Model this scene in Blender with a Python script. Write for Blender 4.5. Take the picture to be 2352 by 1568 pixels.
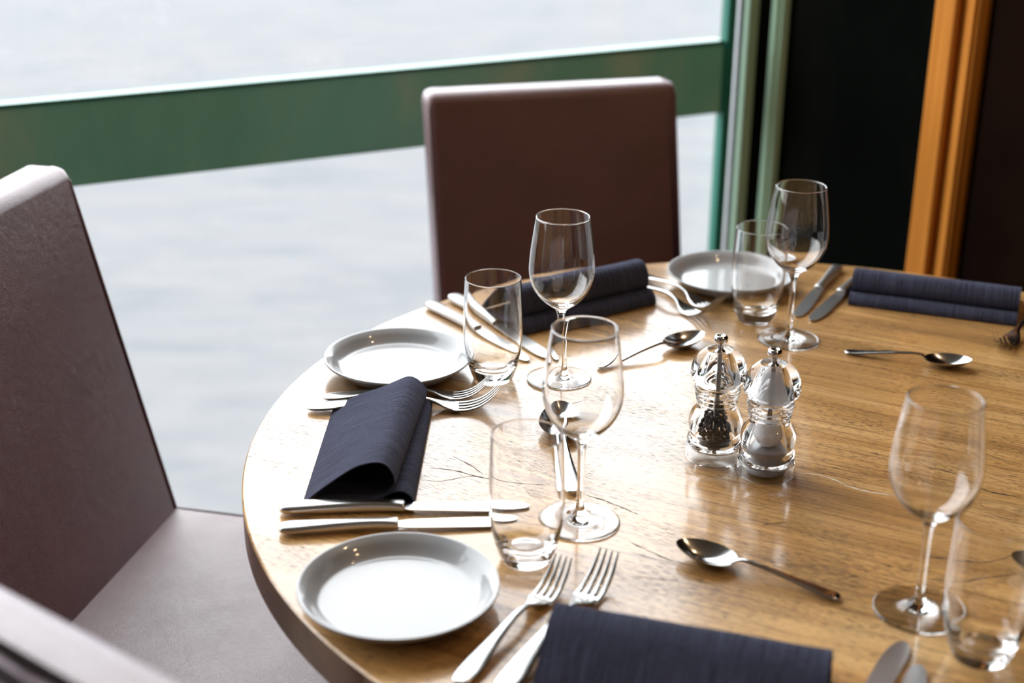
import bpy, bmesh, math, random
from mathutils import Vector, Matrix, noise
random.seed(4)
for _o in list(bpy.data.objects): bpy.data.objects.remove(_o)
SC = bpy.context.scene
COL = SC.collection
PI = math.pi

# ------------------------------------------------------------------ camera
PITCH, ROLL = 0.3851, 0.0076
fwd = Vector((0, math.cos(PITCH), -math.sin(PITCH)))
rt = Vector((1, 0, 0)); upv = rt.cross(fwd)
r2 = rt * math.cos(ROLL) + upv * math.sin(ROLL)
u2 = -rt * math.sin(ROLL) + upv * math.cos(ROLL)
cam_d = bpy.data.cameras.new('camera'); cam = bpy.data.objects.new('camera', cam_d); COL.objects.link(cam)
M = Matrix((r2, u2, -fwd)).transposed().to_4x4(); M.translation = Vector((0, 0, 1.41))
cam.matrix_world = M
cam_d.sensor_width = 36.0; cam_d.lens = 3336.1 / 2352 * 36
cam_d.clip_start = 0.02; cam_d.clip_end = 3000
cam_d.dof.use_dof = True; cam_d.dof.focus_distance = 1.50; cam_d.dof.aperture_fstop = 3.2
SC.camera = cam

# ------------------------------------------------------------------ sky, lamps, exposure
SKY = 7.1
world = bpy.data.worlds.new('overcast_sky'); SC.world = world; world.use_nodes = True
wn = world.node_tree.nodes; wl = world.node_tree.links
bg = wn['Background']; bg.inputs['Strength'].default_value = SKY
tc = wn.new('ShaderNodeTexCoord'); nz = wn.new('ShaderNodeTexNoise'); nz.inputs['Scale'].default_value = 2.2
nz.inputs['Detail'].default_value = 4
rp = wn.new('ShaderNodeValToRGB')
rp.color_ramp.elements[0].position = .3; rp.color_ramp.elements[0].color = (.86, .88, .94, 1)
rp.color_ramp.elements[1].position = .7; rp.color_ramp.elements[1].color = (.97, .97, 1.0, 1)
wl.new(tc.outputs['Generated'], nz.inputs['Vector']); wl.new(nz.outputs['Fac'], rp.inputs['Fac']); wl.new(rp.outputs['Color'], bg.inputs['Color'])
SC.view_settings.view_transform = 'Standard'; SC.view_settings.look = 'None'
SC.view_settings.gamma = 1.0; SC.view_settings.use_curve_mapping = False
SC.view_settings.exposure = 0.0
SC.cycles.max_bounces = 14; SC.cycles.transmission_bounces = 14; SC.cycles.transparent_max_bounces = 16
SC.cycles.glossy_bounces = 8; SC.cycles.diffuse_bounces = 5
SC.cycles.sample_clamp_indirect = 40.0; SC.cycles.blur_glossy = 0.3
SC.cycles.use_denoising = True
def lamp(x, y, z, w, col, r=.035):
    l = bpy.data.lights.new('ceiling_lamp', 'POINT'); l.energy = w; l.color = col; l.shadow_soft_size = r
    o = bpy.data.objects.new('ceiling_lamp', l); COL.objects.link(o); o.location = (x, y, z); return o
WARM = (1.0, .70, .42)
for (x, y, w) in ((.80, 1.40, 10), (1.25, .65, 9), (1.5, -.4, 7), (.0, -2.0, 2)):
    lamp(x, y, 2.45, w, WARM)

# ------------------------------------------------------------------ helpers
def tag(o, label=None, cat=None, group=None, kind=None):
    if label: o['label'] = label
    if cat: o['category'] = cat
    if group: o['group'] = group
    if kind: o['kind'] = kind
    return o
def empty(name, label, cat, loc=(0, 0, 0), rz=0, group=None):
    o = bpy.data.objects.new(name, None); COL.objects.link(o); o.empty_display_size = .05
    o.location = loc; o.rotation_euler = (0, 0, rz); return tag(o, label, cat, group)
def link(name, me, mat=None, parent=None, smooth=None):
    o = bpy.data.objects.new(name, me); COL.objects.link(o)
    if mat and not me.materials: me.materials.append(mat)
    if parent: o.parent = parent
    return o
def fin(name, bm, mat, parent=None, smooth=40, recalc=True):
    if recalc: bmesh.ops.recalc_face_normals(bm, faces=bm.faces)
    me = bpy.data.meshes.new(name); bm.to_mesh(me); bm.free()
    if smooth:
        me.shade_smooth(); me.set_sharp_from_angle(angle=math.radians(smooth))
    return link(name, me, mat, parent)
def dup(root, loc, rz=None, label=None, group=None):
    r = root.copy(); COL.objects.link(r); r.location = loc
    if rz is not None: r.rotation_euler = (0, 0, rz)
    if label: r['label'] = label
    if group: r['group'] = group
    for ch in list(root.children):
        c = ch.copy(); COL.objects.link(c); c.parent = r
        for g in list(ch.children):
            d = g.copy(); COL.objects.link(d); d.parent = c
    return r
def catmull(pts, n=5):
    out = []
    for i in range(len(pts) - 1):
        p0 = pts[max(i - 1, 0)]; p1 = pts[i]; p2 = pts[i + 1]; p3 = pts[min(i + 2, len(pts) - 1)]
        for k in range(n):
            t = k / n
            out.append(tuple(.5 * (2 * b + (c - a) * t + (2 * a - 5 * b + 4 * c - d) * t * t + (3 * b - a - 3 * c + d) * t ** 3)
                             for a, b, c, d in zip(p0, p1, p2, p3)))
    out.append(tuple(pts[-1])); return out
def lathe_bm(prof, seg=64, closed=False, bm=None):
    bm = bm or bmesh.new(); rings = []
    for r, z in prof:
        if r < 1e-6: rings.append([bm.verts.new((0, 0, z))])
        else: rings.append([bm.verts.new((r * math.cos(2 * PI * k / seg), r * math.sin(2 * PI * k / seg), z)) for k in range(seg)])
    pairs = list(zip(rings[:-1], rings[1:]))
    if closed: pairs.append((rings[-1], rings[0]))
    for a, b in pairs:
        if len(a) == 1 and len(b) == 1: continue
        for k in range(seg):
            k2 = (k + 1) % seg
            if len(a) == 1: bm.faces.new((a[0], b[k2], b[k]))
            elif len(b) == 1: bm.faces.new((a[k], a[k2], b[0]))
            else: bm.faces.new((a[k], a[k2], b[k2], b[k]))
    return bm
def sweep_bm(secs, seg=14, power=2.6, bm=None):
    """secs: (x, y, z, halfwidth, halfthickness) swept along x"""
    bm = bm or bmesh.new(); rings = []
    for x, y, z, hw, ht in secs:
        ring = []
        for k in range(seg):
            a = 2 * PI * k / seg; c, s = math.cos(a), math.sin(a)
            e = 2 / power
            ring.append(bm.verts.new((x, y + hw * math.copysign(abs(c) ** e, c), z + ht * math.copysign(abs(s) ** e, s))))
        rings.append(ring)
    for a, b in zip(rings[:-1], rings[1:]):
        for k in range(seg): bm.faces.new((a[k], a[(k + 1) % seg], b[(k + 1) % seg], b[k]))
    bm.faces.new(rings[0]); bm.faces.new(rings[-1]); return bm
def box_bm(x0, x1, y0, y1, z0, z1, bm=None):
    bm = bm or bmesh.new()
    v = [bm.verts.new((x, y, z)) for z in (z0, z1) for y in (y0, y1) for x in (x0, x1)]
    for f in ((0, 1, 3, 2), (4, 5, 7, 6), (0, 1, 5, 4), (2, 3, 7, 6), (0, 2, 6, 4), (1, 3, 7, 5)): bm.faces.new([v[i] for i in f])
    return bm
def tube_bm(pts, rad, seg=8, bm=None):
    bm = bm or bmesh.new(); rings = []
    for i, p in enumerate(pts):
        p = Vector(p); d = (Vector(pts[min(i + 1, len(pts) - 1)]) - Vector(pts[max(i - 1, 0)])).normalized()
        a = d.cross(Vector((0, 0, 1)))
        if a.length < 1e-3: a = d.cross(Vector((0, 1, 0)))
        a.normalize(); b = d.cross(a)
        rings.append([bm.verts.new(p + rad * (a * math.cos(2 * PI * k / seg) + b * math.sin(2 * PI * k / seg))) for k in range(seg)])
    for a, b in zip(rings[:-1], rings[1:]):
        for k in range(seg): bm.faces.new((a[k], a[(k + 1) % seg], b[(k + 1) % seg], b[k]))
    bm.faces.new(rings[0]); bm.faces.new(rings[-1]); return bm

# ------------------------------------------------------------------ materials
def mat(name, base=(.5, .5, .5), rough=.5, metal=0, spec=None, coat=0, coat_rough=.1, ior=None):
    m = bpy.data.materials.new(name); m.use_nodes = True; b = m.node_tree.nodes['Principled BSDF']
    b.inputs['Base Color'].default_value = (*base, 1); b.inputs['Roughness'].default_value = rough; b.inputs['Metallic'].default_value = metal
    if spec is not None: b.inputs['Specular IOR Level'].default_value = spec
    if ior: b.inputs['IOR'].default_value = ior
    b.inputs['Coat Weight'].default_value = coat; b.inputs['Coat Roughness'].default_value = coat_rough
    return m, m.node_tree.nodes, m.node_tree.links, b
def mapped(N, L, scale, coord='Object', rot=(0, 0, 0)):
    t = N.new('ShaderNodeTexCoord'); mp = N.new('ShaderNodeMapping'); mp.inputs['Scale'].default_value = scale; mp.inputs['Rotation'].default_value = rot
    L.new(t.outputs[coord], mp.inputs['Vector']); return mp.outputs['Vector']
def noise_n(N, L, vec, scale=1, detail=4, rough=.5, dist=0):
    n = N.new('ShaderNodeTexNoise'); n.inputs['Scale'].default_value = scale; n.inputs['Detail'].default_value = detail
    n.inputs['Roughness'].default_value = rough; n.inputs['Distortion'].default_value = dist; L.new(vec, n.inputs['Vector']); return n.outputs['Fac']
def ramp(N, L, fac, stops):
    r = N.new('ShaderNodeValToRGB'); L.new(fac, r.inputs['Fac']); e = r.color_ramp.elements
    while len(e) < len(stops): e.new(.5)
    for q, (p, c) in zip(e, stops): q.position = p; q.color = (*c, 1) if len(c) == 3 else c
    return r.outputs['Color']
def mix(N, L, fac, a, b, mode='MIX'):
    m = N.new('ShaderNodeMix'); m.data_type = 'RGBA'; m.blend_type = mode
    for s, v in ((m.inputs['Factor'], fac), (m.inputs['A'], a), (m.inputs['B'], b)):
        if hasattr(v, 'is_linked'): L.new(v, s)
        else: s.default_value = v if not isinstance(v, tuple) else (*v, 1)
    return m.outputs['Result']
def bump(N, L, h, b, strength=.2, dist=.001, prev=None, sock='Normal'):
    n = N.new('ShaderNodeBump'); n.inputs['Strength'].default_value = strength; n.inputs['Distance'].default_value = dist
    L.new(h, n.inputs['Height'])
    if prev: L.new(prev, n.inputs['Normal'])
    if b: L.new(n.outputs['Normal'], b.inputs[sock])
    return n.outputs['Normal']

def wood_mat(name, tones, rough=.38, coat=1.0, pores=True, gs=1.0):
    m, N, L, b = mat(name, rough=rough, coat=coat, coat_rough=.14, spec=.32)
    oi = N.new('ShaderNodeObjectInfo'); tco = N.new('ShaderNodeTexCoord')
    ad = N.new('ShaderNodeVectorMath'); ad.operation = 'ADD'
    sc = N.new('ShaderNodeVectorMath'); sc.operation = 'SCALE'; sc.inputs[0].default_value = (7.3, 3.1, 5.7); L.new(oi.outputs['Random'], sc.inputs['Scale'])
    L.new(tco.outputs['Object'], ad.inputs[0]); L.new(sc.outputs[0], ad.inputs[1])
    def mp(s):
        q = N.new('ShaderNodeMapping'); q.inputs['Scale'].default_value = tuple(v * gs for v in s); L.new(ad.outputs[0], q.inputs['Vector']); return q.outputs['Vector']
    big = noise_n(N, L, mp((2.2, 16, 16)), 1, 3, .5, .6)
    fine = noise_n(N, L, mp((5, 170, 170)), 1, 5, .65, .25)
    c1 = ramp(N, L, big, [(.3, tones[0]), (.5, tones[1]), (.72, tones[2])])
    c2 = ramp(N, L, fine, [(.32, (.42, .35, .30)), (.52, (1, 1, 1)), (.75, (1.12, 1.12, 1.12))])
    col = mix(N, L, .75, c1, c2, 'MULTIPLY')
    tone = ramp(N, L, oi.outputs['Random'], [(0, (.88, .86, .84)), (1, (1.06, 1.04, 1.0))])
    col = mix(N, L, 1.0, col, tone, 'MULTIPLY')
    if pores:
        po = noise_n(N, L, mp((105, 1700, 1700)), 1, 2, .5)
        ar = noise_n(N, L, mp((5, 14, 14)), 1, 2, .5)
        th = N.new('ShaderNodeMath'); th.operation = 'MULTIPLY_ADD'; L.new(ar, th.inputs[0]); th.inputs[1].default_value = -.30; th.inputs[2].default_value = .745
        s = N.new('ShaderNodeMath'); s.operation = 'SUBTRACT'; L.new(po, s.inputs[0]); L.new(th.outputs[0], s.inputs[1])
        g = N.new('ShaderNodeMath'); g.operation = 'MULTIPLY'; g.use_clamp = True; L.new(s.outputs[0], g.inputs[0]); g.inputs[1].default_value = 30
        col = mix(N, L, g.outputs[0], col, (.055, .03, .018))
        bump(N, L, g.outputs[0], b, -.35, .0006)
        inv = N.new('ShaderNodeMath'); inv.operation = 'MULTIPLY_ADD'; L.new(g.outputs[0], inv.inputs[0]); inv.inputs[1].default_value = -coat; inv.inputs[2].default_value = coat
        L.new(inv.outputs[0], b.inputs['Coat Weight'])
    L.new(col, b.inputs['Base Color']); return m

OAK = wood_mat('oak_tabletop', ((.37, .200, .068), (.62, .350, .122), (.82, .520, .225)))
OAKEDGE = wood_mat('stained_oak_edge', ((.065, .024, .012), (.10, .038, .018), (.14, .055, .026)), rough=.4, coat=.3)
POSTWOOD, _pN, _pL, _pb = mat('orange_pine', rough=.7, spec=.15)
_pL.new(ramp(_pN, _pL, noise_n(_pN, _pL, mapped(_pN, _pL, (70, 70, 2.5)), 1, 4, .6, .2), [(.3, (.42, .135, .012)), (.5, (.52, .180, .018)), (.7, (.60, .220, .028))]), _pb.inputs['Base Color'])
DARKWOOD = wood_mat('dark_floor_wood', ((.16, .12, .085), (.22, .165, .115), (.27, .21, .15)), rough=.5, coat=.05, pores=False, gs=.4)
LEGWOOD = wood_mat('dark_leg_wood', ((.02, .012, .009), (.035, .02, .014), (.05, .03, .02)), rough=.4, coat=.1, pores=False)

def leather_mat():
    m, N, L, b = mat('brown_leather', rough=.45, spec=.5, coat=.78, coat_rough=.40)
    b.inputs['Coat IOR'].default_value = 1.6
    b.inputs['Sheen Weight'].default_value = .45; b.inputs['Sheen Roughness'].default_value = .4; b.inputs['Sheen Tint'].default_value = (.86, .80, 1.0, 1)
    v = mapped(N, L, (1, 1, 1))
    vo = N.new('ShaderNodeTexVoronoi'); vo.inputs['Scale'].default_value = 560; vo.feature = 'DISTANCE_TO_EDGE'
    nd = N.new('ShaderNodeTexNoise'); nd.inputs['Scale'].default_value = 90; L.new(v, nd.inputs['Vector'])
    vm = N.new('ShaderNodeVectorMath'); vm.operation = 'MULTIPLY_ADD'; L.new(nd.outputs['Color'], vm.inputs[0]); vm.inputs[1].default_value = (.006, .006, .006); L.new(v, vm.inputs[2])
    L.new(vm.outputs[0], vo.inputs['Vector'])
    r = ramp(N, L, vo.outputs['Distance'], [(0, (0, 0, 0)), (.22, (1, 1, 1))])
    n1 = bump(N, L, r, None, .5, .0004)
    n2 = bump(N, L, noise_n(N, L, v, 14, 3), b, .25, .004, prev=n1); bump(N, L, r, b, .25, .0003, sock='Coat Normal')
    bigc = noise_n(N, L, v, 9, 4, .6)
    c = ramp(N, L, bigc, [(.3, (.100, .020, .016)), (.7, (.135, .032, .026))])
    L.new(c, b.inputs['Base Color'])
    rr = ramp(N, L, noise_n(N, L, v, 25, 3), [(.3, (.34,) * 3), (.7, (.46,) * 3)]); L.new(rr, b.inputs['Roughness'])
    return m
LEATHER = leather_mat()
SEAM, *_ = mat('seam_thread', (.05, .025, .022), .6)

def cloth_mat():
    m, N, L, b = mat('slate_linen', rough=.9, spec=.12)
    b.inputs['Sheen Weight'].default_value = .12; b.inputs['Sheen Roughness'].default_value = .4
    b.inputs['Sheen Tint'].default_value = (.75, .78, .95, 1)
    v = mapped(N, L, (16, 1250, 1), 'UV'); a = noise_n(N, L, v, 1, 2, .6)
    v2 = mapped(N, L, (1600, 90, 1), 'UV'); c = noise_n(N, L, v2, 1, 1, .5)
    s = N.new('ShaderNodeMath'); s.operation = 'MULTIPLY_ADD'; L.new(c, s.inputs[0]); s.inputs[1].default_value = .3; L.new(a, s.inputs[2])
    bump(N, L, s.outputs[0], b, 1.0, .0016)
    col = ramp(N, L, s.outputs[0], [(.42, (.008, .009, .020)), (.78, (.080, .086, .140))])
    L.new(col, b.inputs['Base Color']); return m
CLOTH = cloth_mat()

def glass_mat(name, col=(1, 1, 1), ior=1.5, rough=0.0):
    m = bpy.data.materials.new(name); m.use_nodes = True; N = m.node_tree.nodes; L = m.node_tree.links
    for n in list(N):
        if n.type == 'BSDF_PRINCIPLED': N.remove(n)
    g = N.new('ShaderNodeBsdfGlass'); g.inputs['Color'].default_value = (*col, 1); g.inputs['IOR'].default_value = ior; g.inputs['Roughness'].default_value = rough
    L.new(g.outputs[0], N['Material Output'].inputs['Surface']); return m
GLASS = glass_mat('clear_glass', (1, 1, 1), 1.5)
ACRYL = glass_mat('clear_acrylic', (1, 1, 1), 1.47)
def pane_mat():
    m = bpy.data.materials.new('window_pane_glass'); m.use_nodes = True; N = m.node_tree.nodes; L = m.node_tree.links
    for n in list(N):
        if n.type == 'BSDF_PRINCIPLED': N.remove(n)
    t = N.new('ShaderNodeBsdfTransparent'); t.inputs['Color'].default_value = (.97, .985, .98, 1)
    g = N.new('ShaderNodeBsdfGlossy'); g.inputs['Roughness'].default_value = .0
    f = N.new('ShaderNodeFresnel'); ge = N.new('ShaderNodeNewGeometry'); io = N.new('ShaderNodeMath'); io.operation = 'MULTIPLY_ADD'
    L.new(ge.outputs['Backfacing'], io.inputs[0]); io.inputs[1].default_value = 1 / 1.45 - 1.45; io.inputs[2].default_value = 1.45; L.new(io.outputs[0], f.inputs['IOR'])
    x = N.new('ShaderNodeMixShader'); L.new(f.outputs[0], x.inputs[0]); L.new(t.outputs[0], x.inputs[1]); L.new(g.outputs[0], x.inputs[2])
    L.new(x.outputs[0], N['Material Output'].inputs['Surface']); return m
PANE = pane_mat()
STEEL, sN, sL, sb = mat('polished_steel', (.50, .495, .49), .16, 1)
rr = ramp(sN, sL, noise_n(sN, sL, mapped(sN, sL, (60, 60, 60)), 1, 3), [(.3, (.12,) * 3), (.7, (.22,) * 3)]); sL.new(rr, sb.inputs['Roughness'])
SATIN, *_ = mat('satin_steel', (.55, .54, .53), .30, 1)
CHROME, *_ = mat('chrome', (.72, .71, .70), .07, 1)
SHAFT, *_ = mat('mill_shaft_steel', (.35, .33, .31), .35, 1)
PORC, pN, pL, pb = mat('glazed_porcelain', (.36, .362, .37), .35, 0, spec=.4, coat=.72, coat_rough=.03)
GREYPL, *_ = mat('grey_plastic', (.30, .29, .31), .4)
DARKPL, *_ = mat('dark_plastic', (.05, .04, .035), .4)
WHITEPL, *_ = mat('milky_plastic', (.75, .75, .78), .3)
PEPPER, qN, qL, qb = mat('black_pepper', (.05, .032, .024), .75)
bump(qN, qL, noise_n(qN, qL, mapped(qN, qL, (900, 900, 900)), 1, 3), qb, .8, .0008)
SALT, tN, tL, tb_ = mat('sea_salt', (.95, .95, .97), .5)
bump(tN, tL, noise_n(tN, tL, mapped(tN, tL, (500, 500, 500)), 1, 4), tb_, 1, .001)
CRACKM, *_ = mat('dark_crack', (.045, .028, .02), .8)
FILLM, *_ = mat('pale_crack_filler', (.72, .66, .55), .6)
def paint_mat(name, c0, c1, c2, rough=.4, sc=3, spec=.5):
    m, N, L, b = mat(name, rough=rough, spec=spec)
    f = noise_n(N, L, mapped(N, L, (sc, sc, sc * .45)), 1, 5, .6, .4)
    L.new(ramp(N, L, f, [(.3, c0), (.52, c1), (.72, c2)]), b.inputs['Base Color'])
    bump(N, L, noise_n(N, L, mapped(N, L, (40, 40, 40)), 1, 3), b, .15, .002); return m
GREEN = paint_mat('weathered_green_paint', (.19, .60, .48), (.26, .70, .58), (.50, .76, .60), .38, 4)
TEAL = paint_mat('teal_green_paint', (.02, .17, .12), (.03, .22, .16), (.05, .26, .19), .35, 5)
PALEGREEN = paint_mat('pale_green_paint', (.36, .55, .38), (.42, .62, .44), (.48, .66, .50), .4, 5)
PIPEG = paint_mat('grey_green_paint', (.085, .14, .095), (.10, .165, .11), (.12, .18, .13), .6, 5, .1)
BLACKP = paint_mat('black_panel', (.002, .0025, .002), (.003, .0035, .003), (.009, .009, .007), 1.0, 2, .0)
BROWNP = paint_mat('blackish_brown_panel', (.005, .003, .002), (.008, .004, .003), (.014, .007, .004), 1.0, 3, .0)
WALLM = paint_mat('dark_plaster', (.13, .12, .11), (.15, .14, .13), (.17, .16, .15), .7, 2)
CEILM = paint_mat('cream_ceiling', (.26, .235, .20), (.28, .25, .215), (.30, .27, .23), .8, 2)
def water_mat():
    m, N, L, b = mat('lake_water', (.075, .085, .095), .5, ior=1.33, spec=.02)
    v = mapped(N, L, (1, 1, 1), rot=(0, 0, .4))
    v2 = mapped(N, L, (.8, 2.0, 1), rot=(0, 0, -.3))
    c = ramp(N, L, noise_n(N, L, v2, .9, 6, .62, .9), [(.36, (.104, .111, .116)), (.6, (.130, .129, .131))])
    L.new(c, b.inputs['Base Color'])
    n1 = bump(N, L, noise_n(N, L, v2, 1.6, 5, .6, .5), None, .55, .25)
    bump(N, L, noise_n(N, L, v, 9, 4, .6), b, .4, .03, prev=n1); return m
WATER = water_mat()

# ------------------------------------------------------------------ the setting
TZ = .75
PC = Vector((.4392, 2.6770, 0)); D1 = Vector((.895, .446, 0)).normalized(); E2 = Vector((.446, -.895, 0)).normalized()
# local frame of the room: a runs along the window (negative = away to the left), b runs from the window into the room
def RW(a, b, z): return PC + D1 * a + E2 * b + Vector((0, 0, z))
def rbox(name, a0, a1, b0, b1, z0, z1, m, parent=None, kind=None, bev=0):
    bm = box_bm(a0, a1, b0, b1, z0, z1)
    if bev: bmesh.ops.bevel(bm, geom=list(bm.edges), offset=bev, segments=2, affect='EDGES')
    for v in bm.verts: v.co = RW(v.co.x, v.co.y, v.co.z)
    o = fin(name, bm, m, parent, 30)
    if kind: o['kind'] = kind
    return o
S = 'structure'
rbox('floor', -6.2, .25, -.05, 6.2, -.12, 0, DARKWOOD, kind=S)
rbox('ceiling', -6.2, .25, -.05, 6.2, 2.85, 2.95, CEILM, kind=S)
rbox('wall_left', -6.3, -6.2, -.05, 6.2, 0, 2.85, WALLM, kind=S)
rbox('wall_back', -6.3, .25, 6.2, 6.3, 0, 2.85, WALLM, kind=S)
# window wall: low sill, head, mullions, glass and the broad green rail
rbox('trim_1', -6.2, 0, -.10, .06, 0, .09, TEAL, kind=S)
rbox('trim_2', -6.2, 0, -.10, .06, 2.70, 2.85, TEAL, kind=S)
w1 = rbox('window_1', -6.2, -.001, -.035, -.027, .09, 2.70, PANE, kind=S)
rail = rbox('window_rail', -6.2, -.0668, -.012, .0, .796, .928, GREEN, w1)
rbox('rail_flange', -6.2, -.0668, -.026, .004, .924, .930, TEAL, w1)
for a in (-2.9, -4.9): rbox('mullion', a, a + .05, -.06, .02, .09, 2.70, TEAL, w1)
rbox('frame_post', -.0668, -.052, -.012, .012, .09, 2.70, TEAL, w1, bev=.002)
rbox('frame_post', -.052, -.0366, -.010, -.004, .09, 2.70, TEAL, w1, bev=.002)
rbox('frame_post', -.0215, 0.0, -.006, .012, .09, 2.70, PALEGREEN, w1, bev=.002)
# right-hand wall: black panels, pale green pipe, orange wooden post
rbox('wall_right', .03, .13, 0, 6.2, 0, 2.85, BLACKP, kind=S)
rbox('baseboard_right', .018, .03, .60, 6.2, 0, .09, BROWNP, kind=S)
rbox('trim_3', .0, .03, .040, .070, 0, 2.85, PALEGREEN, kind=S, bev=.008)
rbox('trim_7', .0005, .03, -.05, .036, 0, 2.85, BLACKP, kind=S)
rbox('trim_4', .012, .03, .46, .556, 0, 2.85, POSTWOOD, kind=S, bev=.003)
rbox('trim_5', -.002, .012, .463, .512, 0, 2.85, POSTWOOD, kind=S, bev=.003)
rbox('trim_6', .0, .012, .528, .552, 0, 2.85, POSTWOOD, kind=S, bev=.005)
d1 = rbox('door_1', .015, .03, .575, 1.6, .02, 2.2, BROWNP, kind=S)
for z0, z1 in ((.16, .60), (.68, 1.08), (1.16, 2.08)):
    rbox('door_panel', .006, .015, .69, 1.48, z0, z1, BROWNP, d1, bev=.004)
# water outside
bm = bmesh.new(); vs = [bm.verts.new(p) for p in ((-500, -100, -4), (500, -100, -4), (500, 900, -4), (-500, 900, -4))]; bm.faces.new(vs)
tag(fin('lake', bm, WATER, smooth=0), kind=S)
# daylight portal in the window opening
pl_ = bpy.data.lights.new('window_portal', 'AREA'); pl_.shape = 'RECTANGLE'; pl_.size = 6.1; pl_.size_y = 2.6; pl_.cycles.is_portal = True
po = bpy.data.objects.new('window_portal', pl_); COL.objects.link(po)
Z = E2 * -1  # lamp shines along -Z, into the room
X = D1; Y = Z.cross(X)
pm = Matrix((X, Y, Z)).transposed().to_4x4(); pm.translation = RW(-3.12, -.11, 1.4); po.matrix_world = pm

# ------------------------------------------------------------------ table
TCX, TCY, TR, TT = .324, 1.345, .5924, .038
GA = math.radians(-27)
table = empty('dining_table', 'round oak dining table with a cracked varnished top, laid for a meal', 'table', (TCX, TCY, 0), GA)
def plank(y0, y1):
    bm = bmesh.new(); n = 14; g = .00012
    ys = [y0 + g + (y1 - y0 - 2 * g) * k / n for k in range(n + 1)]
    def loop(R, z):
        L_ = []
        for y in ys: L_.append(bm.verts.new((math.sqrt(max(R * R - y * y, 1e-7)), y, z)))
        for y in reversed(ys): L_.append(bm.verts.new((-math.sqrt(max(R * R - y * y, 1e-7)), y, z)))
        return L_
    a = loop(TR, TZ - TT); c = loop(TR, TZ - .0018); d = loop(TR - .0016, TZ)
    for p, q in ((a, c), (c, d)):
        for k in range(len(p)): bm.faces.new((p[k], p[(k + 1) % len(p)], q[(k + 1) % len(p)], q[k]))
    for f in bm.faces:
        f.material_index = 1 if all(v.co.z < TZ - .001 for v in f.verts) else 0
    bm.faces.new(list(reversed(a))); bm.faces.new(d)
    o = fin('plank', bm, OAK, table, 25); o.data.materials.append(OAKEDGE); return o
# y offset so that one joint passes through (-.27, 1.317)
rel = Vector((-.27 - TCX, 1.317 - TCY)); jy = -math.sin(GA) * rel.x + math.cos(GA) * rel.y
cuts = [jy + d for d in (-.62, -.505, -.37, -.26, -.125, 0, .105, .235, .36, .47, .60, .71, .83, .93)]
cuts = sorted(c for c in cuts if -TR < c < TR); cuts = [-TR + .0005] + cuts + [TR - .0005]
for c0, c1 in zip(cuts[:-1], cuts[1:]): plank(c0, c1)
# hairline cracks and one pale filled crack, lying on the boards
def inv(x, y):
    dx, dy = x - TCX, y - TCY; return (math.cos(-GA) * dx - math.sin(-GA) * dy, math.sin(-GA) * dx + math.cos(-GA) * dy)
def crack(pts, w, m):
    q = catmull([inv(*p) for p in pts], 8); bm = bmesh.new(); prev = None; z = TZ + .00008
    n = len(q)
    for i, (x, y) in enumerate(q):
        a = q[max(i - 1, 0)]; b = q[min(i + 1, n - 1)]; d = Vector((b[0] - a[0], b[1] - a[1])).normalized()
        jn = noise.noise(Vector((x * 180, y * 180, 3))) * .0009
        ww = w * (.35 + .9 * abs(noise.noise(Vector((x * 90, y * 90, 0)))) * 2) * min(1, i / 4, (n - 1 - i) / 4) + .00004
        px, py = x - d.y * jn, y + d.x * jn
        r = [bm.verts.new((px - d.y * ww * s, py + d.x * ww * s, z)) for s in (-1, 1)]
        if prev: bm.faces.new((prev[0], prev[1], r[1], r[0]))
        prev = r
    bmesh.ops.recalc_face_normals(bm, faces=bm.faces)
    for f in bm.faces:
        if f.normal.z < 0: f.normal_flip()
    me = bpy.data.meshes.new('crack'); bm.to_mesh(me); bm.free(); return link('crack', me, m, table)
CRK = [[(-0.0818, 1.2931), (-0.0534, 1.285), (-0.025, 1.2706), (0.0112, 1.2602), (0.0409, 1.2589)], [(-0.0911, 1.2677), (-0.0696, 1.2634), (-0.0486, 1.2721), (-0.0337, 1.276)], [(-0.059, 1.3186), (-0.0408, 1.2985), (-0.0252, 1.2761)], [(0.0133, 1.253), (0.0195, 1.2335), (0.034, 1.2293)], [(0.0697, 1.2387), (0.0899, 1.2259), (0.1095, 1.209), (0.119, 1.199)], [(0.1055, 1.1518), (0.1236, 1.1327), (0.1433, 1.1156), (0.1634, 1.107)], [(0.107, 1.1302), (0.13, 1.1177), (0.149, 1.1083)], [(0.1049, 1.0902), (0.1234, 1.0862), (0.1455, 1.0815)], [(0.3709, 1.1265), (0.3966, 1.1216), (0.4226, 1.1183), (0.458, 1.1323)], [(0.3542, 1.0916), (0.3863, 1.085), (0.4147, 1.0918), (0.445, 1.098)], [(0.4193, 1.2948), (0.4407, 1.2782), (0.4592, 1.2539), (0.4923, 1.2384)], [(0.4842, 1.3347), (0.4966, 1.3201), (0.515, 1.3088)], [(0.455, 1.261), (0.4695, 1.246), (0.4931, 1.2411)], [(0.4421, 1.2315), (0.4466, 1.2186)], [(0.2322, 1.1809), (0.2429, 1.1844), (0.2553, 1.1862)], [(0.4462, 1.21), (0.4587, 1.1976), (0.477, 1.1913)], [(0.3838, 1.6276), (0.425, 1.6355), (0.4651, 1.6265)], [(0.4536, 1.6221), (0.4922, 1.6091), (0.5314, 1.6003)], [(0.0543, 1.4275), (0.0836, 1.4508)], [(-0.2006, 1.5136), (-0.1839, 1.4967)]]
for k, pts in enumerate(CRK): crack(pts, .00085 if k in (0, 4, 8, 9, 10) else .0006, CRACKM)
o = crack([(0.287, 1.2879), (0.312, 1.2789), (0.3293, 1.259), (0.3479, 1.2476), (0.3715, 1.2409)], .0011, FILLM); o['label'] = 'pale filled crack'
bm = lathe_bm([(0, 0), (.25, 0), (.26, .004), (.26, .014), (.24, .022), (.06, .032), (0, .032)], 48); fin('base', bm, LEGWOOD, table)
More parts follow.
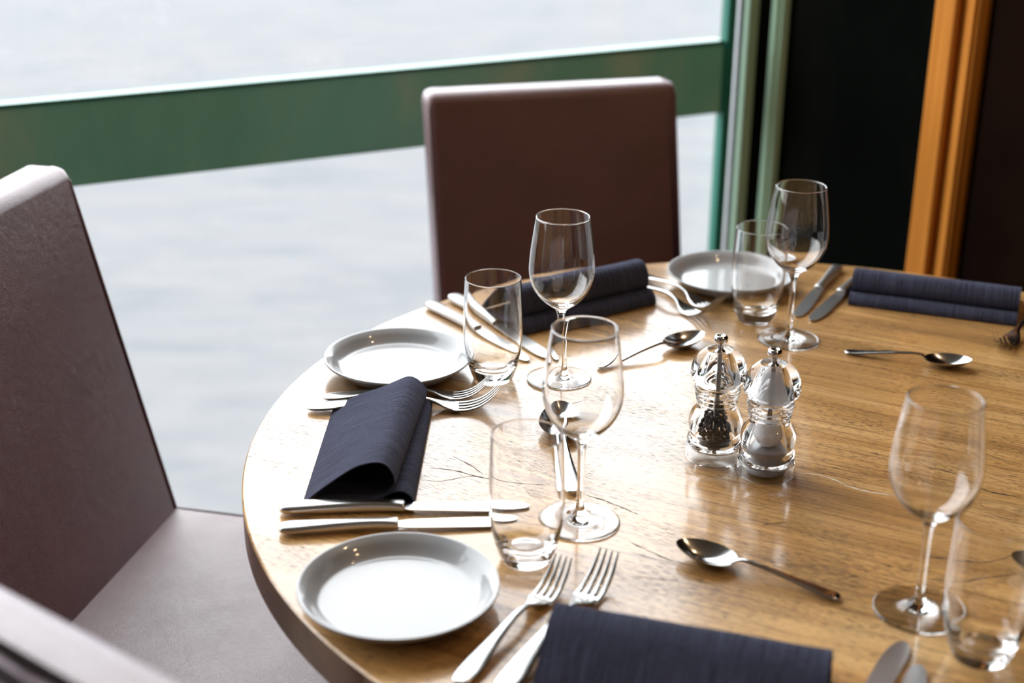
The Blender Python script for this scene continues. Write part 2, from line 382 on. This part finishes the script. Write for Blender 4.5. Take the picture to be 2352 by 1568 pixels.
bm = lathe_bm([(0, .03), (.05, .03), (.042, .06), (.042, .64), (.06, .68), (0, .68)], 40); fin('column', bm, LEGWOOD, table)
bm = box_bm(-.32, .32, -.04, .04, .675, TZ - TT); box_bm(-.04, .04, -.32, .32, .677, TZ - TT - .0002, bm); fin('bearer', bm, LEGWOOD, table)

# ------------------------------------------------------------------ chairs
CW, CH, SH = .40, .935, .472
def make_chair(label):
    t = empty('dining_chair', label, 'chair', group='brown leather dining chairs round the table')
    rec = math.tan(math.radians(13.2))
    # backrest
    bm = box_bm(-.058, 0, -CW / 2, CW / 2, .40, CH)
    bmesh.ops.bevel(bm, geom=list(bm.edges), offset=.017, segments=5, profile=.55, affect='EDGES')
    for v in bm.verts:
        v.co.x -= (v.co.z - SH) * rec
    back = fin('backrest', bm, LEATHER, t, 60)
    for s in (-1, 1):
        pts = [(-.0045 - (z - SH) * rec, s * (CW / 2 - .0042), z) for z in [.455 + (CH - .475) * k / 10 for k in range(11)]]
        fin('seam', tube_bm(pts, .0016, 6), LEATHER, back)
    # seat cushion
    bm = box_bm(-.02, .385, -CW / 2 - .004, CW / 2 + .004, .375, SH)
    bmesh.ops.bevel(bm, geom=list(bm.edges), offset=.014, segments=4, profile=.6, affect='EDGES')
    fin('seat', bm, LEATHER, t, 70)
    for sx, sy in ((0.02, -1), (.02, 1), (.35, -1), (.35, 1)):
        bm = bmesh.new(); a = []
        for z, h, dx in ((0, .013, -.03 if sx < .1 else .01), (.376, .019, 0)):
            a.append([bm.verts.new((sx + dx + i * h, sy * (CW / 2 - .025) + j * h, z)) for i, j in ((-1, -1), (1, -1), (1, 1), (-1, 1))])
        for k in range(4): bm.faces.new((a[0][k], a[0][(k + 1) % 4], a[1][(k + 1) % 4], a[1][k]))
        bm.faces.new(a[0]); bm.faces.new(a[1]); fin('leg', bm, LEGWOOD, t, 30)
    return t
ch = make_chair('brown leather chair left of the table, seat and inner backrest in view')
ch.location = (-.488, 1.526, 0); ch.rotation_euler[2] = math.radians(-13)
dup(ch, (.090, 2.100, 0), math.radians(-75.5), 'dark brown leather chair beyond the table, before the green rail')
dup(ch, (-.180, .812, 0), math.radians(53), 'brown leather chair in the near left corner, only its back top edge in view')

# ------------------------------------------------------------------ tableware
def plate_me():
    top = [(0, .0078), (.03, .0078), (.058, .0077), (.0645, .0078), (.0678, .0092), (.0715, .0125), (.0760, .0172), (.0805, .0203), (.0826, .0213), (.0838, .0214)]
    bot = [(.0842, .0206), (.0838, .0190), (.079, .0155), (.072, .0095), (.064, .0040), (.054, .0022), (.053, .0), (.050, .0), (.049, .0020), (0, .0022)]
    return lathe_bm(catmull(top, 4) + catmull(bot, 4)[0:], 128)
def plate(x, y, label):
    global PL0
    if PL0 is None:
        PL0 = fin('side_plate', plate_me(), PORC, None, 50); PL0.location = (x, y, TZ + .0001)
        return tag(PL0, label, 'plate', 'white side plates on the table')
    return dup(PL0, (x, y, TZ + .0001), None, label)
PL0 = None
plate(-.0929, 1.0418, 'white side plate near the table edge in front, nearest the viewer')
plate(-.1303, 1.534, 'white side plate at the left table edge, behind the forks and peaked napkin')
plate(.2915, 1.8339, 'white side plate at the far side, beyond the farthest tumbler')

wg_out = [(0, .0014), (.015, .0012), (.033, .0004), (.0368, .0006), (.0373, .0013), (.0364, .0021), (.028, .0030), (.017, .0046), (.009, .0075), (.0052, .0125), (.0038, .020), (.0033, .035),
          (.0033, .055), (.0036, .072), (.0046, .081), (.0072, .0862), (.0135, .0908), (.0215, .0972), (.0292, .1065), (.0345, .118), (.0366, .130), (.0363, .142), (.0347, .158), (.0321, .176), (.0298, .1908), (.0298, .1930)]
wg_in = [(.0291, .1938), (.0283, .1931), (.0284, .1912), (.0311, .176), (.0337, .158), (.0353, .142), (.0356, .130), (.0334, .1185), (.0280, .1075), (.0203, .0990), (.0120, .0942), (.005, .0922), (0, .0918)]
WG0 = None; TB0 = None
def wine1(x, y, label):
    global WG0
    if WG0 is None:
        WG0 = fin('wine_glass', lathe_bm(catmull(wg_out, 4) + catmull(wg_in, 4), 96), GLASS, None, 180); WG0.location = (x, y, TZ + .0001)
        return tag(WG0, label, 'glass', 'stemmed wine glasses on the table')
    return dup(WG0, (x, y, TZ + .0001), None, label)
wine1(.0638, 1.1841, 'wine glass in the left foreground, behind the nearest tumbler and beside the two knives')
wine1(.0544, 1.5136, 'wine glass standing in front of the far brown chair backrest')
wine1(.3365, 1.6403, 'wine glass at the far right, against the black panel, beside the farthest tumbler')
wine1(.3400, 1.0384, 'wine glass in the right foreground, above the cropped knife blades')
tb_out = [(0, .0018), (.012, .0012), (.0185, .0002), (.0212, .0006), (.0228, .0030), (.0262, .0120), (.0298, .0250), (.0322, .040), (.0333, .058), (.0332, .078), (.0325, .098), (.0315, .1180), (.0313, .1212)]
tb_in = [(.0308, .1217), (.0303, .1210), (.0304, .1180), (.0313, .098), (.0320, .078), (.0321, .058), (.0309, .042), (.0282, .029), (.0238, .0195), (.0165, .0145), (.0095, .0128), (0, .0122)]
def tumbler(x, y, label):
    global TB0
    if TB0 is None:
        TB0 = fin('tumbler', lathe_bm(catmull(tb_out, 4) + catmull(tb_in, 4), 96), GLASS, None, 180); TB0.location = (x, y, TZ + .0001)
        return tag(TB0, label, 'glass', 'stemless water tumblers on the table')
    return dup(TB0, (x, y, TZ + .0001), None, label)
tumbler(.0139, 1.118, 'water tumbler in the foreground, between the nearest plate and the front wine glass')
tumbler(-.0214, 1.5157, 'water tumbler touching the left-edge plate, with knives seen through it')
tumbler(.3059, 1.7076, 'farthest water tumbler, in front of the far plate')
tumbler(.3720, .9735, 'water tumbler cropped by the bottom right corner')

# cutlery ------------------------------------------------------------
def fork_proto(label):
    t = empty('fork', label, 'fork', group='steel forks on the table')
    hs = [(0, 0, .0042, .0035, .0009), (.0015, 0, .0042, .0062, .0013), (.005, 0, .0043, .0085, .0015), (.012, 0, .0046, .0100, .0017), (.025, 0, .0055, .0104, .0017), (.045, 0, .0080, .0085, .0018),
          (.070, 0, .0112, .0056, .0020), (.095, 0, .0135, .0037, .0021), (.113, 0, .0132, .0031, .0021), (.125, 0, .0108, .0036, .0019), (.133, 0, .0083, .0062, .0016), (.140, 0, .0058, .0095, .0013), (.147, 0, .0040, .0115, .0011), (.152, 0, .0031, .0124, .0010), (.1545, 0, .0030, .0124, .0010)]
    fin('handle', sweep_bm(catmull(hs, 3), 16, 2.8), STEEL, t, 50)
    for y in (-.0100, -.00335, .00335, .0100):
        k = y / .0104
        ts = [(.1495, y, .0034, .0026, .0007), (.1550, y, .0030, .0026, .0009), (.163, y, .0034, .0024, .0010), (.173, y * .97, .0060, .0022, .0010), (.182, y * .92, .0110, .0020, .0009), (.190, y * .87, .0180, .0016, .0008), (.1965, y * .84, .0255, .0008, .0006)]
        fin('tine', sweep_bm(catmull(ts, 3), 10, 2.6), STEEL, t, 50)
    return t
def spoon_proto(label):
    t = empty('spoon', label, 'spoon', group='steel dessert spoons on the table')
    hs = [(0, 0, .0030, .0030, .0008), (.0015, 0, .0030, .0050, .0012), (.005, 0, .0032, .0066, .0014), (.012, 0, .0036, .0070, .0014), (.030, 0, .0058, .0056, .0015), (.055, 0, .0092, .0034, .0016), (.078, 0, .0118, .0023, .0017),
          (.087, 0, .0122, .0022, .0016), (.093, 0, .0112, .0030, .0012), (.099, 0, .0078, .0046, .0009)]
    fin('handle', sweep_bm(catmull(hs, 3), 14, 2.6), STEEL, t, 50)
    bm = bmesh.new(); nr, ns = 9, 40; cx = .1235; layers = []
    for lay, off in ((0, 0), (1, -.0009)):
        c = bm.verts.new((cx, 0, .0011 + off)); rings = []
        for i in range(1, nr + 1):
            f = i / nr; ring = []
            for k in range(ns):
                a = 2 * PI * k / ns; lx = .0285 * math.cos(a); w = .0182 * (1 - .13 * math.cos(a)) * math.sin(a)
                px = cx + lx * f; py = w * f
                z = .0011 + (.0098 + .0022 * math.cos(a)) * f ** 2.1 + off * (1 if f < 1 else .2)
                ring.append(bm.verts.new((px, py, max(z, .0001))))
            rings.append(ring)
        for k in range(ns):
            bm.faces.new((c, rings[0][k], rings[0][(k + 1) % ns]))
        for a, b in zip(rings[:-1], rings[1:]):
            for k in range(ns): bm.faces.new((a[k], a[(k + 1) % ns], b[(k + 1) % ns], b[k]))
        layers.append(rings[-1])
    a, b = layers
    for k in range(ns): bm.faces.new((a[k], a[(k + 1) % ns], b[(k + 1) % ns], b[k]))
    fin('bowl', bm, STEEL, t, 60)
    return t
def knife_proto(label):
    t = empty('table_knife', label, 'knife', group='steel table knives on the table')
    hs = [(0, 0, .0058, .0045, .0022), (.002, 0, .0058, .0072, .0034), (.007, 0, .0058, .0092, .0042), (.016, 0, .0058, .0098, .0046), (.035, 0, .0060, .0086, .0049), (.065, 0, .0064, .0068, .0052),
          (.090, 0, .0066, .0062, .0052), (.108, 0, .0064, .0070, .0048), (.1145, 0, .0062, .0076, .0044), (.1165, 0, .0062, .0070, .0036)]
    fin('handle', sweep_bm(catmull(hs, 3), 18, 3.0), SATIN, t, 50)
    bm = bmesh.new()
    up = [(.115, .0055), (.122, .0075), (.135, .0083), (.160, .0086), (.190, .0088), (.210, .0085), (.222, .0072), (.2305, .0042), (.2335, .0008)]
    dn = [(.2330, -.0024), (.229, -.0058), (.220, -.0084), (.207, -.0100), (.190, -.0103), (.160, -.0094), (.135, -.0084), (.122, -.0068), (.115, -.0050)]
    ol = [(x, -y) for x, y in catmull(up, 3) + catmull(dn, 3)]
    tp = [bm.verts.new((x, y, .0050 + .0007)) for x, y in ol]; bt = [bm.verts.new((x, y, .0050 - .0007)) for x, y in ol]
    bm.faces.new(tp); bm.faces.new(list(reversed(bt)))
    for k in range(len(ol)): bm.faces.new((tp[k], bt[k], bt[(k + 1) % len(ol)], tp[(k + 1) % len(ol)]))
    for v in bm.verts: v.co.z -= (v.co.x - .115) * .026
    fin('blade', bm, SATIN, t, 30)
    return t
PR = {}
def place(kind, start, ang, label, scale=1.0, z=0.0003):
    P = {'fork': fork_proto, 'spoon': spoon_proto, 'knife': knife_proto}
    if kind not in PR: o = PR[kind] = P[kind](label)
    else: o = dup(PR[kind], (0, 0, 0), 0, label)
    o.location = (start[0], start[1], TZ + z); o.rotation_euler = (0, 0, math.radians(ang)); o.scale = (scale,) * 3
    return o
def tip_start(tip, ang, L): a = math.radians(ang); return (tip[0] - L * math.cos(a), tip[1] - L * math.sin(a))
place('knife', (-.2156, 1.1975), 2.5, 'table knife lying against the open end of the peaked napkin')
place('knife', (-.2107, 1.1590), 5.5, 'table knife between the nearest plate and the knife by the peaked napkin', .93)
place('knife', (-.107, 1.7436), -55.1, 'leftmost knife at the far left table edge, next to the left-edge plate', .94)
place('knife', (-.0786, 1.7714), -58.5, 'knife next to the left end of the rolled napkin by the far chair')
place('knife', (.4503, 1.9003), -116.2, 'far right table knife, left one of the pair beside the far wine glass', .88)
place('knife', (.4870, 1.8850), -121.3, 'far right table knife touching the end of the double-rolled napkin', .92)
place('knife', tip_start((.3165, .9885), 60, .2335), 60, 'broad knife blade cropped at the bottom edge, left of the corner tumbler')
place('knife', tip_start((.3290, .978), 68, .2335), 68, 'knife blade cropped at the bottom edge, right one of the near pair', .9, z=.0008)
place('fork', tip_start((-.025, 1.4630), 3.2, .182), 3.2, 'fork beneath the rim of the left-edge plate, behind the peaked napkin', .925)
place('fork', tip_start((-.0118, 1.4335), 2.4, .2085), 2.4, 'fork crossing behind the peaked napkin, nearer of the pair', 1.055)
place('fork', tip_start((.0457, 1.0833), 61.5, .178), 61.5, 'fork in the foreground with its whole handle in view, left of the cropped napkin', .905)
place('fork', tip_start((.0852, 1.0898), 62, .197), 62, 'fork in the foreground, its handle end beside the cropped napkin, right one of the pair')
place('fork', tip_start((.266, 1.722), -56, .19), -56, 'fork by the far plate, nearer the plate of its pair', .96)
place('fork', tip_start((.250, 1.692), -56, .19), -56, 'fork at the right end of the long rolled napkin by the far chair', .96)
place('fork', tip_start((.577, 1.600), -127, .19), -127, 'fork cropped by the right edge, beside the double-rolled napkin', .96)
place('spoon', (.0605, 1.2350), 94, 'spoon seen through the front wine glass, standing end-on to the viewer', 1.17)
place('spoon', (.1029, 1.5446), 34.5, 'spoon in the middle of the far half, pointing up right beside the peppermill', 1.02)
place('spoon', (.396, 1.5977), -19, 'spoon below the double-rolled napkin at the right', .95)
place('spoon', (.2775, 1.0525), 149.5, 'spoon in the front half, between the mills and the cropped napkin', .99)
place('spoon', tip_start((.440, 1.107), 158, .1515), 158, 'spoon cropped by the right edge, only its bowl tip in view')

# napkins ------------------------------------------------------------
FA = [(0, .0012), (.024, .0215), (.049, .0395), (.062, .0450), (.072, .0462), (.080, .0430), (.0862, .034), (.0876, .0245), (.0845, .0165), (.0765, .0100), (.060, .0062), (.035, .0048), (.012, .0040)]
FB = [(.0735, .0072), (.0815, .0128), (.0900, .0160), (.0975, .0148), (.1030, .0095), (.1045, .0045), (.1030, .0012), (.085, .0009), (.060, .0009), (.030, .0009)]
BA = [(0, .0012), (.026, .0150), (.050, .0240), (.068, .0325), (.0825, .0380), (.0930, .0335), (.1005, .0235), (.1005, .0165), (.0960, .0120), (.084, .0078), (.062, .0056), (.036, .0046), (.012, .0040)]
BB = [(.0800, .0066), (.0880, .0100), (.0960, .0125), (.1030, .0118), (.1060, .0075), (.1062, .0040), (.1040, .0012), (.085, .0009), (.060, .0009), (.030, .0009)]
def napkin(org, axis_deg, across_sign, length, label, zs=1.0, ws=1.0, straight=False, skew=0.0):
    bm = bmesh.new(); uvl = bm.loops.layers.uv.new('UVMap'); ax = math.radians(axis_deg)
    A = Vector((math.cos(ax), math.sin(ax), 0)); Cc = Vector((-math.sin(ax), math.cos(ax), 0)) * across_sign
    for f, b in ((FA, FA if straight else BA), (FB, FB if straight else BB)):
        f = catmull(f, 5); b = catmull(b, 5); nv = 12; grid = []; ul = [0]
        for i in range(1, len(f)): ul.append(ul[-1] + math.dist(f[i], f[i - 1]))
        # outline point, with the cloth thickness added on the inner side
        def row(c, side):
            out = []
            for i, p in enumerate(c):
                a = c[max(i - 1, 0)]; d = c[min(i + 1, len(c) - 1)]; t = Vector((d[0] - a[0], d[1] - a[1])).normalized()
                out.append((p[0] + t.y * .0006 * side, max(p[1] - t.x * .0006 * side, .0003 if side > 0 else .0006)))
            return out
        sheets = []
        for side in (-1, 1):
            rf, rb = row(f, side), row(b, side); sheet = []
            for j in range(nv + 1):
                t = j / nv; rr_ = []
                for i in range(len(rf)):
                    s = (rf[i][0] * (1 - t) + rb[i][0] * t) * ws; z = (rf[i][1] * (1 - t) + rb[i][1] * t) * zs
                    z += .0006 * noise.noise(Vector((s * 40, t * 5, axis_deg))) * min(1, z / .01)
                    rr_.append(bm.verts.new(Cc * s + A * (t * length + skew * s * (t - .5)) + Vector((0, 0, max(z, .0003)))))
                sheet.append(rr_)
            sheets.append(sheet)
        n = len(f)
        def quad(vs, us):
            try: fc = bm.faces.new(vs)
            except ValueError: return
            for lp, u in zip(fc.loops, us): lp[uvl].uv = u
        for sh in sheets:
            for j in range(nv):
                for i in range(n - 1):
                    quad((sh[j][i], sh[j][i + 1], sh[j + 1][i + 1], sh[j + 1][i]), ((ul[i], j / nv * length), (ul[i + 1], j / nv * length), (ul[i + 1], (j + 1) / nv * length), (ul[i], (j + 1) / nv * length)))
        a, c = sheets
        for j in (0, nv):
            for i in range(n - 1): quad((a[j][i], a[j][i + 1], c[j][i + 1], c[j][i]), ((ul[i], j * .02), (ul[i + 1], j * .02), (ul[i + 1], j * .02 + .001), (ul[i], j * .02 + .001)))
        for i in (0, n - 1):
            for j in range(nv): quad((a[j][i], a[j + 1][i], c[j + 1][i], c[j][i]), ((0, j * .02), (0, j * .02 + .02), (.001, j * .02 + .02), (.001, j * .02)))
    o = fin('napkin', bm, CLOTH, None, 60); o.location = (org[0], org[1], TZ)
    return tag(o, label, 'napkin', 'dark slate cloth napkins on the table')
napkin((-.1965, 1.213), 89.0, -1, .220, 'slate blue napkin folded to a tall open peak, lying left between forks and knives')
napkin((-.0452, 1.7325), 33, -1, .207, 'dark rolled napkin in front of the far chair', 1.1, 1.0, True)
napkin((.471, 1.861), -20.3, -1, .208, 'dark double-rolled napkin at the far right, below the orange post', .82, 1.0, True)
napkin((.0135, .901), -17, 1, .213, 'dark napkin cropped by the bottom edge, in front of the lone spoon', 1.0, 1.0, True)

# salt and pepper mills ----------------------------------------------
body_o = [(.0281, 0), (.0283, .004), (.0283, .0125), (.0278, .0136), (.0264, .0142), (.0268, .0152), (.0277, .0170), (.0279, .0200), (.0268, .0240), (.0256, .0268), (.0260, .0300), (.0270, .0350), (.0272, .0395), (.0264, .0450), (.0240, .0505), (.0208, .0552), (.0193, .0585),
          (.0195, .0603), (.0208, .0615), (.0209, .0632), (.0200, .0648), (.0203, .0660), (.0218, .0668), (.0219, .0688), (.0212, .0702), (.0218, .0712), (.0230, .0725), (.0231, .0755), (.0220, .0778), (.0200, .0788)]
body_i = [(.0120, .0790), (.0118, .074), (.0117, .060), (.0128, .055), (.0165, .044), (.0183, .036), (.0188, .030), (.0188, .018), (.0200, .016), (.0238, .014), (.0262, .0115), (.0266, .004), (.0266, 0)]
head_o = [(.0190, .0795), (.0212, .0800), (.0222, .0825), (.0245, .0845), (.0270, .0868), (.0279, .0900), (.0277, .0945), (.0266, .1005), (.0246, .1065), (.0212, .1115), (.0170, .1148), (.0135, .1162), (.0118, .1160), (.0108, .1145), (.0070, .1138), (.0030, .1137)]
head_i = [(.0030, .1112), (.0080, .1090), (.0108, .1040), (.0128, .0960), (.0148, .0885), (.0168, .0830), (.0172, .0797)]
knob_p = [(.0028, .1137), (.0050, .1139), (.0052, .1150), (.0036, .1165), (.0028, .1200), (.0031, .1232), (.0052, .1243), (.0068, .1254), (.0071, .1276), (.0068, .1297), (.0057, .1310), (.0042, .1314), (.0032, .1308), (0, .1306)]
def mill(name, label, x, y, rz):
    t = empty(name, label, 'mill', (x, y, TZ + .0001), rz, 'clear acrylic salt and pepper mills')
    fin('body', lathe_bm(catmull(body_o, 3) + catmull(body_i, 3), 80, True), ACRYL, t, 70)
    fin('head', lathe_bm(catmull(head_o, 3) + catmull(head_i, 3), 80, True), ACRYL, t, 70)
    fin('knob', lathe_bm([(0, .1139)] + catmull(knob_p, 3), 40), CHROME, t, 60)
    fin('shaft', box_bm(-.0022, .0022, -.0012, .0012, .014, .1137), SHAFT, t, 30)
    return t
pm_ = mill('pepper_mill', 'clear acrylic pepper mill with black peppercorns inside', .2053, 1.3245, .3)
bm = bmesh.new(); placed = []
random.seed(11); tries = 0
while len(placed) < 150 and tries < 20000:
    tries += 1
    z = random.uniform(.0215, .058); R = .0163 - max(0, (z - .033)) * .34; R = min(R, .0162) - .001
    a = random.uniform(0, 2 * PI); r = R * math.sqrt(random.random()); p = Vector((r * math.cos(a), r * math.sin(a), z))
    if r < .0042: continue
    if z > .050 and random.random() < .4: continue
    if any((p - q).length < .0034 for q in placed): continue
    placed.append(p)
for p in placed:
    g = bmesh.ops.create_icosphere(bm, subdivisions=2, radius=random.uniform(.0018, .0022), matrix=Matrix.Translation(p))
    for v in g['verts']: v.co += (v.co - p) * .22 * noise.noise(v.co * 900)
o = fin('peppercorns', bm, PEPPER, pm_, 180); o['kind'] = 'stuff'
fin('grinder', lathe_bm([(0, .0155), (.015, .0155), (.0175, .0170), (.0178, .0195), (.0160, .0202), (0, .0202)], 48), DARKPL, pm_)
sm_ = mill('salt_mill', 'clear acrylic salt mill with white salt and a grey base inside, right of the peppermill', .2527, 1.2900, -.2)
bm = bmesh.new(); bmesh.ops.create_icosphere(bm, subdivisions=5, radius=1)
for v in bm.verts:
    d = v.co.normalized(); k = 1 + .06 * noise.noise(d * 3) + .02 * noise.noise(d * 16)
    v.co = Vector((d.x * .0148 * k, d.y * .0148 * k, .0445 + d.z * .0138 * k))
    rmax = .0178 - max(0, v.co.z - .034) * .36; rr_ = math.hypot(v.co.x, v.co.y)
    if rr_ > rmax: v.co.x *= rmax / rr_; v.co.y *= rmax / rr_
o = fin('salt', bm, SALT, sm_, 180); o['kind'] = 'stuff'
fin('grinder', lathe_bm([(0, .0015), (.0165, .0015), (.0185, .0030), (.0186, .0160), (.0184, .0290), (.0165, .0305), (0, .0305)], 60), GREYPL, sm_)
fin('collar', lathe_bm([(.0128, .0792), (.0188, .0792), (.0196, .0795), (.0128, .0795)], 60, True), WHITEPL, sm_)
# milky sleeve inside the salt mill's head
MILKY = bpy.data.materials.new('milky_sleeve_plastic'); MILKY.use_nodes = True
_N = MILKY.node_tree.nodes; _L = MILKY.node_tree.links; _p = _N['Principled BSDF']; _p.inputs['Base Color'].default_value = (.85, .85, .88, 1); _p.inputs['Roughness'].default_value = .4
_t = _N.new('ShaderNodeBsdfTransparent'); _m = _N.new('ShaderNodeMixShader'); _m.inputs[0].default_value = .45
_L.new(_t.outputs[0], _m.inputs[1]); _L.new(_p.outputs[0], _m.inputs[2]); _L.new(_m.outputs[0], _N['Material Output'].inputs['Surface'])
fin('sleeve', lathe_bm([(.0164, .0803), (.0160, .0830), (.0140, .0885), (.0120, .0960), (.0100, .1035), (.0076, .1078), (.0068, .1070), (.0092, .1030), (.0112, .0957), (.0132, .0882), (.0152, .0827), (.0156, .0803)], 60, True), MILKY, sm_, 60)
